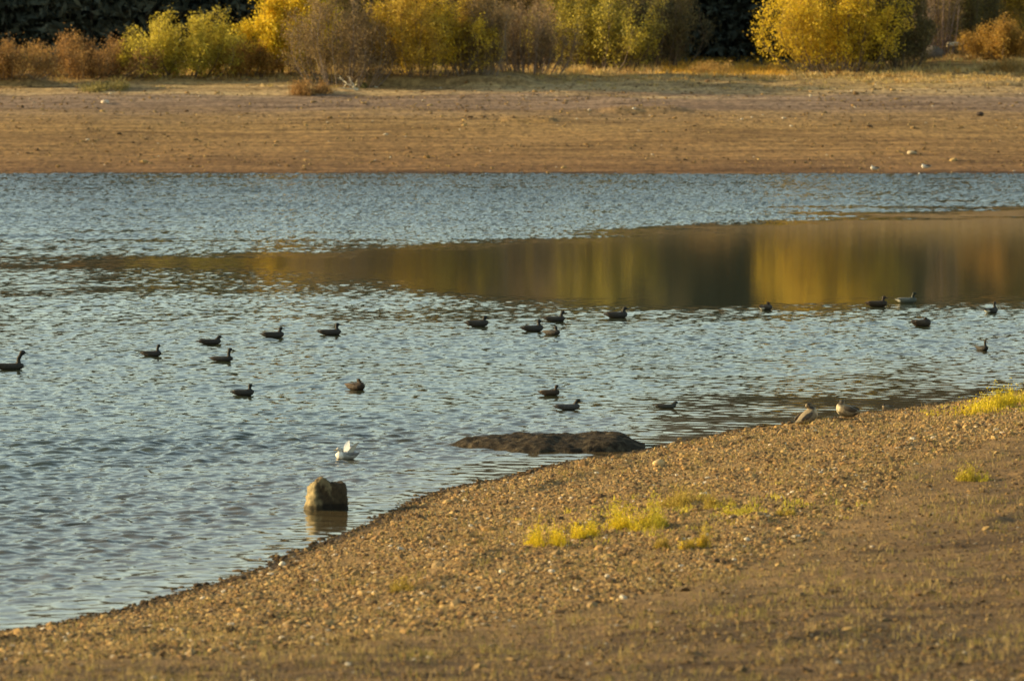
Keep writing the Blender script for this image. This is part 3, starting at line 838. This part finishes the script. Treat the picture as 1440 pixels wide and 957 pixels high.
# ------------------------------------------------------------------ weeds on the near bank
WY_ = [(0.72, 0.56, 0.025), (0.60, 0.48, 0.025), (0.78, 0.56, 0.03)]
WG_ = [(0.50, 0.42, 0.04), (0.58, 0.46, 0.045)]
WD_ = [(0.38, 0.28, 0.05), (0.44, 0.32, 0.055)]
WG = "yellow green weeds on the near bank"
for i, (x, y, w, h, cs, lab) in enumerate([
    (766, 766, 50, 40, WY_, "bright yellow green weed, leftmost of the row on the near gravel"),
    (822, 754, 44, 36, WY_, "bright yellow green weed, second from the left in the near gravel row"),
    (886, 742, 60, 48, WY_, "largest and tallest yellow weed in the middle of the near gravel row"),
    (912, 742, 46, 28, WG_, "low dull green weed touching the right side of the largest yellow weed"),
    (962, 712, 58, 30, WD_, "brownish yellow weed behind and right of the largest yellow weed"),
    (1008, 714, 46, 26, WD_, "sparse golden weed at the right end of the near gravel row"),
    (1046, 722, 54, 16, WG_, "flat spreading green weed right of the sparse golden weed"),
    (978, 772, 36, 32, WY_[2:] + WD_, "small golden yellow weed alone in front of the near gravel row"),
    (926, 772, 26, 20, WD_, "tiny yellowish weed left of the small golden yellow one"),
    (1102, 724, 26, 14, WD_, "tiny golden weed on the gravel right of the flat green one"),
    (1356, 583, 90, 24, WY_, "bright yellow weed at the water's edge near the right side"),
    (1402, 572, 46, 36, WY_[:2] + WG_[:1], "tall yellow green weed at the water's edge right of the bright yellow weed"),
    (1440, 566, 50, 26, WG_, "pale green weed at the water's edge cut by the right edge"),
    (1372, 674, 46, 28, WG_ + WD_[:1], "lone pale green weed on the bare gravel at right"),
    (560, 832, 36, 20, WD_, "faint low weed on the gravel below the rock in the water"),
    ]):
    tuft("weed", lab, x, y, w, h, cs, 330 + i, 170 if h > 24 else 90, far=False, group=WG)

g = np.random.default_rng(77)
c1 = ground_hit(900, 730, t1=130); c2 = ground_hit(1060, 715, t1=130); c3 = ground_hit(1390, 575, t1=130)
PX_, PY_, PH_ = [], [], []
for cpt, sx, sy, n in ((c1, .7, 1.4, 130), (c2, .5, 1.0, 50), (c3, .5, 1.2, 80)):
    PX_.append(cpt[0] + g.normal(0, sx, n)); PY_.append(cpt[1] + g.normal(0, sy, n)); PH_.append(g.uniform(.03, .09, n))
PX_, PY_, PH_ = map(np.concatenate, (PX_, PY_, PH_))
zz, ss, _ = terrain(PX_, PY_, True); k = (ss > .5) & (fbm(PX_ / .5, PY_ / .8, 78) > -.05)
v, f = blades(PX_[k], PY_[k], zz[k], PH_[k], g, 9, .05, .006, .9)
me = mesh_arrays("low_weeds", v, f); set_col(me, np.repeat(np.array([(0.55, 0.45, 0.035), (0.44, 0.34, 0.04), (0.40, 0.36, 0.05)])[g.integers(0, 3, k.sum())], 54, axis=0))
tag(link("low_weeds", me, M_WEED), "thin low yellow green growth between the weeds of the near bank", "weeds", kind="stuff")

# single pale pebbles that catch the sun
for i, (x, y, w, lab) in enumerate([(397, 795, 10, "small white pebble on the gravel slope below the rock in the water"), (854, 811, 7, "white pebble on the dirt below the largest yellow weed"),
                                    (1050, 760, 8, "white pebble right of the small golden yellow weed"), (926, 655, 16, "flat orange tan stone on the upper gravel below the mud bar")]):
    lump("stone", lab, x, y, w, w * .6, w / 160, (0.6, 0.52, 0.38) if i < 3 else (0.48, 0.34, 0.16), 420 + i, far=False, sub=2, cat="pebble")

# ------------------------------------------------------------------ birds
def bird_body(neck=0.10, lean=0.02, head_fwd=0.0, fat=1.0, long=1.0, tail_up=0.0, sit=0.0):
    """swimming duck along +X, waterline at z = 0; returns body mesh, head centre"""
    bm = bmesh.new()
    rings = [(-.255, .072 + tail_up, .012, .007), (-.215, .058 + tail_up * .6, .036, .018), (-.15, .042, .068, .042), (-.06, .036, .092, .064), (.04, .036, .097, .070), (.12, .040, .085, .066), (.175, .050, .058, .052), (.205, .058, .022, .024)]
    prev = None; first = None
    ns = 14
    for (x, z, w, h) in rings:
        ring = []
        for k in range(ns):
            a = 2 * math.pi * k / ns
            ring.append(bm.verts.new((x * long, math.cos(a) * w * fat, z * fat + math.sin(a) * h * fat)))
        if prev:
            for k in range(ns): bm.faces.new((prev[k], prev[(k + 1) % ns], ring[(k + 1) % ns], ring[k]))
        else: first = ring
        prev = ring
    bm.faces.new(first[::-1]); bm.faces.new(prev)
    nb = Vector((.135 * long, 0, .075 * fat))
    hd = nb + Vector((lean + head_fwd, 0, neck))
    midp = nb + Vector((lean * .2 - .01, 0, neck * .5))
    pts = [nb - Vector((.035, 0, .03)), nb, midp, hd]
    rad = [.052 * fat, .043 * fat, .030, .028]
    v, f = tubes([(np.array([[*q] for q in pts]), np.array(rad))], 10)
    vs = [bm.verts.new(q) for q in v]
    for q in f: bm.faces.new([vs[k] for k in q])
    bm.faces.new([vs[k] for k in range(9, -1, -1)]); bm.faces.new(vs[-10:])
    r = bmesh.ops.create_uvsphere(bm, u_segments=12, v_segments=8, radius=1.0)
    for q in r["verts"]:
        q.co = Vector((hd.x + .010 + q.co.x * .046, q.co.y * .033, hd.z + .006 + q.co.z * .034))
    bmesh.ops.recalc_face_normals(bm, faces=bm.faces)
    me = bpy.data.meshes.new("body"); bm.to_mesh(me); bm.free()
    return remesh(me, 0.010, 3), hd

def bill_mesh(hd, L=.052, hooked=False):
    bm = bmesh.new()
    r = bmesh.ops.create_cone(bm, cap_ends=True, segments=10, radius1=.017, radius2=.009, depth=L)
    for q in bm.verts:
        z = q.co.z
        q.co = Vector((hd.x + .05 + z + L * .35, q.co.x * 1.0, hd.z + .0 + q.co.y * .6 - (z + L / 2) * .18))
    me = bpy.data.meshes.new("bill"); bm.to_mesh(me); bm.free()
    return me

def wing_mesh(side, fat, long):
    bm = bmesh.new()
    bmesh.ops.create_uvsphere(bm, u_segments=14, v_segments=8, radius=1.0)
    for q in bm.verts:
        x, y, z = q.co
        taper = 1 - .35 * max(0, -x)
        q.co = Vector(((-.055 + x * .15) * long, side * (.070 + y * .024 * taper) * fat, (.066 + z * .034 * taper - x * .012) * fat))
    me = bpy.data.meshes.new("wing"); bm.to_mesh(me); bm.free()
    me.polygons.foreach_set("use_smooth", np.ones(len(me.polygons), bool))
    return me

def bird(label, x, y, wpx, head=0.0, neck=.10, lean=.02, fwd=0.0, fat=1.0, long=1.0, body=(0.035, 0.03, 0.024), headc=(0.02, 0.02, 0.017), wing=(0.045, 0.038, 0.03), rear=None, breast=None, bill=(0.05, 0.045, 0.03),
         name="duck", group="ducks swimming on the lake", z=0.0, roll=0.0, tail_up=0.0, loc=None, cat="duck"):
    p0 = np.array(loc) if loc is not None else at(x, y, z)
    bg_ = np.random.default_rng(int(x * 7 + y)); wing = tuple(np.array(wing) * bg_.uniform(.8, 1.9))
    s = F_PX / p0[1]
    scale = wpx / s / 0.44
    me, hd = bird_body(neck, lean, fwd, fat, long, tail_up)
    co = np.empty(len(me.vertices) * 3, np.float32); me.vertices.foreach_get("co", co); co = co.reshape(-1, 3)
    c = np.tile(body, (len(co), 1))
    hz_ = smooth(.085, .115, co[:, 2]) * smooth(.08, .12, co[:, 0] / long)
    c = c * (1 - hz_[:, None]) + np.array(headc) * hz_[:, None]
    if rear is not None:
        m = (smooth(-.12, -.17, co[:, 0] / long) * smooth(.075, .04, co[:, 2]))[:, None]; c = c * (1 - m) + np.array(rear) * m
    if breast is not None:
        m = (smooth(.08, .14, co[:, 0] / long) * smooth(.13, .09, co[:, 2]))[:, None]; c = c * (1 - m) + np.array(breast) * m
    me.materials.clear()
    set_col(me, c)
    o = link(name, me, M_PLUM)
    o.location = (p0[0], p0[1], p0[2] + 0.015 * scale); o.rotation_euler = (0, roll, head); o.scale = (scale,) * 3
    tag(o, label, cat, group)
    bmh = bill_mesh(hd)
    set_col(bmh, np.tile(bill, (len(bmh.vertices), 1)))
    link("bill", bmh, M_PLUM, o)
    for sd in (-1, 1):
        wm = wing_mesh(sd, fat, long); set_col(wm, np.tile(wing, (len(wm.vertices), 1)))
        link("wing", wm, M_PLUM, o)
    return o

R = math.radians
BR = dict(body=(0.036, 0.024, 0.014), wing=(0.042, 0.029, 0.018), headc=(0.035, 0.026, 0.017))
bird("long necked dark duck cut by the left edge of the picture", 12, 520, 44, R(4), .165, .045, long=1.05, fat=.8)
bird("dark duck with raised head, second from the left on the open water", 213, 501, 30, R(-5), .125, .005)
bird("low dark duck with its head held down, just above the upright one", 295, 484, 34, R(3), .055, .03, fat=.8)
bird("flat bodied dark duck with its neck held straight up like a post", 312, 508, 34, R(-6), .14, .005, fat=.8)
bird("big headed dark duck on the left half, beside the thin necked one", 384, 475, 33, R(8), .085, .0, fat=1.0)
bird("dark duck with a thin upright neck, just right of the big headed one", 464, 471, 34, R(4), .105, -.01, fat=.9)
bird("dark duck in the lower left group, nearer than the upright one", 342, 556, 33, R(10), .095, -.01)
bird("reddish brown duck with its tail spread out, nearest of the left half", 500, 548, 33, R(-38), .075, -.07, fat=1.2, **BR)
bird("dark duck alone left of the tight group of three", 671, 459, 34, R(6), .075, .0)
bird("rearmost duck of the tight group of three", 780, 452, 32, R(2), .095, .01, fat=.85)
bird("left duck of the tight group of three with its head stretched up", 749, 466, 33, R(14), .10, -.02)
bird("right and nearest duck of the tight group of three", 776, 471, 27, R(-28), .085, -.05)
bird("dark duck right of the tight group of three with its head held forward", 867, 447, 33, R(5), .085, .01)
bird("brownish duck with white rump floating under the dark slick's lower edge", 1077, 436, 25, R(48), .07, -.06, fat=1.15, rear=(0.55, 0.52, 0.42), **BR)
bird("brown duck at the slick's edge left of the pale grey duck", 1233, 431, 31, R(6), .085, .0, **BR)
bird("pale grey green duck with white rump at the slick's edge", 1275, 426, 30, R(4), .10, .01, body=(0.08, 0.085, 0.065), wing=(0.10, 0.10, 0.08), headc=(0.02, 0.025, 0.015), rear=(0.55, 0.52, 0.42))
bird("stout dark brown duck with hunched head nearer than the slick's edge", 1296, 459, 29, R(20), .045, -.05, fat=1.35, **BR)
bird("dark duck with bright white rump swimming away near the right edge", 1394, 440, 27, R(48), .13, -.02, fat=1.05, rear=(0.75, 0.72, 0.6))
bird("small upright dark duck, nearest one at the right side", 1381, 493, 25, R(-58), .14, -.02, fat=1.1, body=(0.022, 0.02, 0.016), wing=(0.024, 0.021, 0.017))
bird("brown duck in the rippled water above the mud bar", 773, 556, 30, R(-4), .095, .0, fat=1.05, **BR)
bird("grey low duck just in front of the brown one above the mud bar", 798, 576, 38, R(8), .07, .03, fat=.8, body=(0.06, 0.055, 0.05), wing=(0.07, 0.064, 0.06))
bird("low duck half hidden by ripples right of the pair above the mud bar", 936, 574, 32, R(0), .04, .05, fat=.7, body=(0.05, 0.05, 0.04))
# the white bird by the rock
gull = bird("white breasted gull flapping its raised wings on the water above the rock", 488, 645, 36, R(205), .075, .01, fat=1.05, body=(0.30, 0.28, 0.24), wing=(0.10, 0.095, 0.09), headc=(0.5, 0.47, 0.4), breast=(0.85, 0.8, 0.68), tail_up=.03,
            bill=(0.35, 0.25, 0.06), name="gull", group=None, cat="gull")
for sd, cwing in ((-1, (0.85, 0.82, 0.72)), (1, (0.8, 0.77, 0.68))):
    n_ = 9
    t = np.linspace(0, 1, n_)
    mid_ = np.stack([-.03 - .10 * t ** 1.5, sd * (.06 + .20 * t - .04 * t ** 2), .09 + .27 * t - .07 * t ** 2], -1)
    ch = .052 * (1 - t ** 2.2) + .006
    top_ = np.concatenate([mid_ + np.stack([ch, 0 * t, 0 * t], -1), mid_ - np.stack([ch, 0 * t, 0 * t], -1)])
    thick = np.array([0, sd * .010, .004])
    v = np.concatenate([top_ + thick, top_ - thick])
    f = []
    for q in range(n_ - 1):
        for o_ in (0, 2 * n_): f.append((o_ + q, o_ + q + 1, o_ + n_ + q + 1, o_ + n_ + q))
        f.append((q, q + 1, 2 * n_ + q + 1, 2 * n_ + q)); f.append((n_ + q, n_ + q + 1, 3 * n_ + q + 1, 3 * n_ + q))
    f.append((0, n_, 3 * n_, 2 * n_)); f.append((n_ - 1, 2 * n_ - 1, 4 * n_ - 1, 3 * n_ - 1))
    me = mesh_arrays("raised_wing", v, np.array(f), True)
    tipm = (smooth(.26, .32, v[:, 2]))[:, None]
    set_col(me, np.array(cwing) * (1 - tipm) + np.array((0.06, 0.055, 0.05)) * tipm)
    link("raised_wing", me, M_PLUM, gull)

# birds resting on the shores: add legs
def shore_bird(label, x, y, wpx, head, far, **kw):
    b = ground_hit(x, y, start=200.0 if far else 28.0, t1=420 if far else 130)
    s = F_PX / b[1]; sc = wpx / s / .47
    lift = .05 * sc if not far else .09 * sc
    o = bird(label, x, y, wpx, head, name="shore_bird", group="birds standing on the shore", loc=(b[0], b[1], b[2] + lift), cat="bird", **kw)
    for sd in (-1, 1):
        v, f = tubes([(np.array([(.01, sd * .04, .03), (.0, sd * .04, -.05), (.01, sd * .04, -.125)]), np.array([.012, .008, .008])), (np.array([(.0, sd * .04, -.118), (.05, sd * .045, -.123)]), np.array([.008, .018]))], 6)
        me = mesh_arrays("leg", v, f, True); set_col(me, np.tile((0.25, 0.14, 0.05), (len(v), 1)))
        link("leg", me, M_PLUM, o)
    return o
PAL = dict(body=(0.20, 0.155, 0.09), wing=(0.055, 0.042, 0.028), headc=(0.045, 0.036, 0.025))
shore_bird("larger brown duck with a raised back standing at the near waterline", 1138, 596, 43, R(28), False, neck=.085, lean=-.03, fat=1.35, long=.82, roll=R(-32), breast=(0.42, 0.35, 0.22), **PAL)
shore_bird("brown duck with dark rear sitting right of the larger one at the near waterline", 1190, 588, 42, R(165), False, neck=.05, lean=-.02, fat=1.35, long=.82, roll=R(-14), breast=(0.42, 0.35, 0.22), rear=(0.03, 0.025, 0.02), **PAL)
shore_bird("smallest pale bird, half behind the gravel edge right of the two ducks", 1248, 576, 17, R(200), False, neck=.05, lean=-.01, fat=1.1, **PAL)
WHT = dict(body=(0.5, 0.45, 0.36), wing=(0.04, 0.035, 0.03), headc=(0.5, 0.46, 0.37), rear=(0.04, 0.035, 0.03))
shore_bird("white fronted dark bird on the far shore, left one of two", 1230, 241, 13, R(195), True, neck=.07, lean=0, fat=1.3, **WHT)
shore_bird("white fronted dark bird on the far shore, right one of two", 1302, 239, 14, R(190), True, neck=.05, lean=0, fat=1.3, **WHT)
bird("tiny dark duck in the water right below the far shore birds", 1295, 245, 8, R(190), .06, 0, breast=(0.6, 0.56, 0.5))
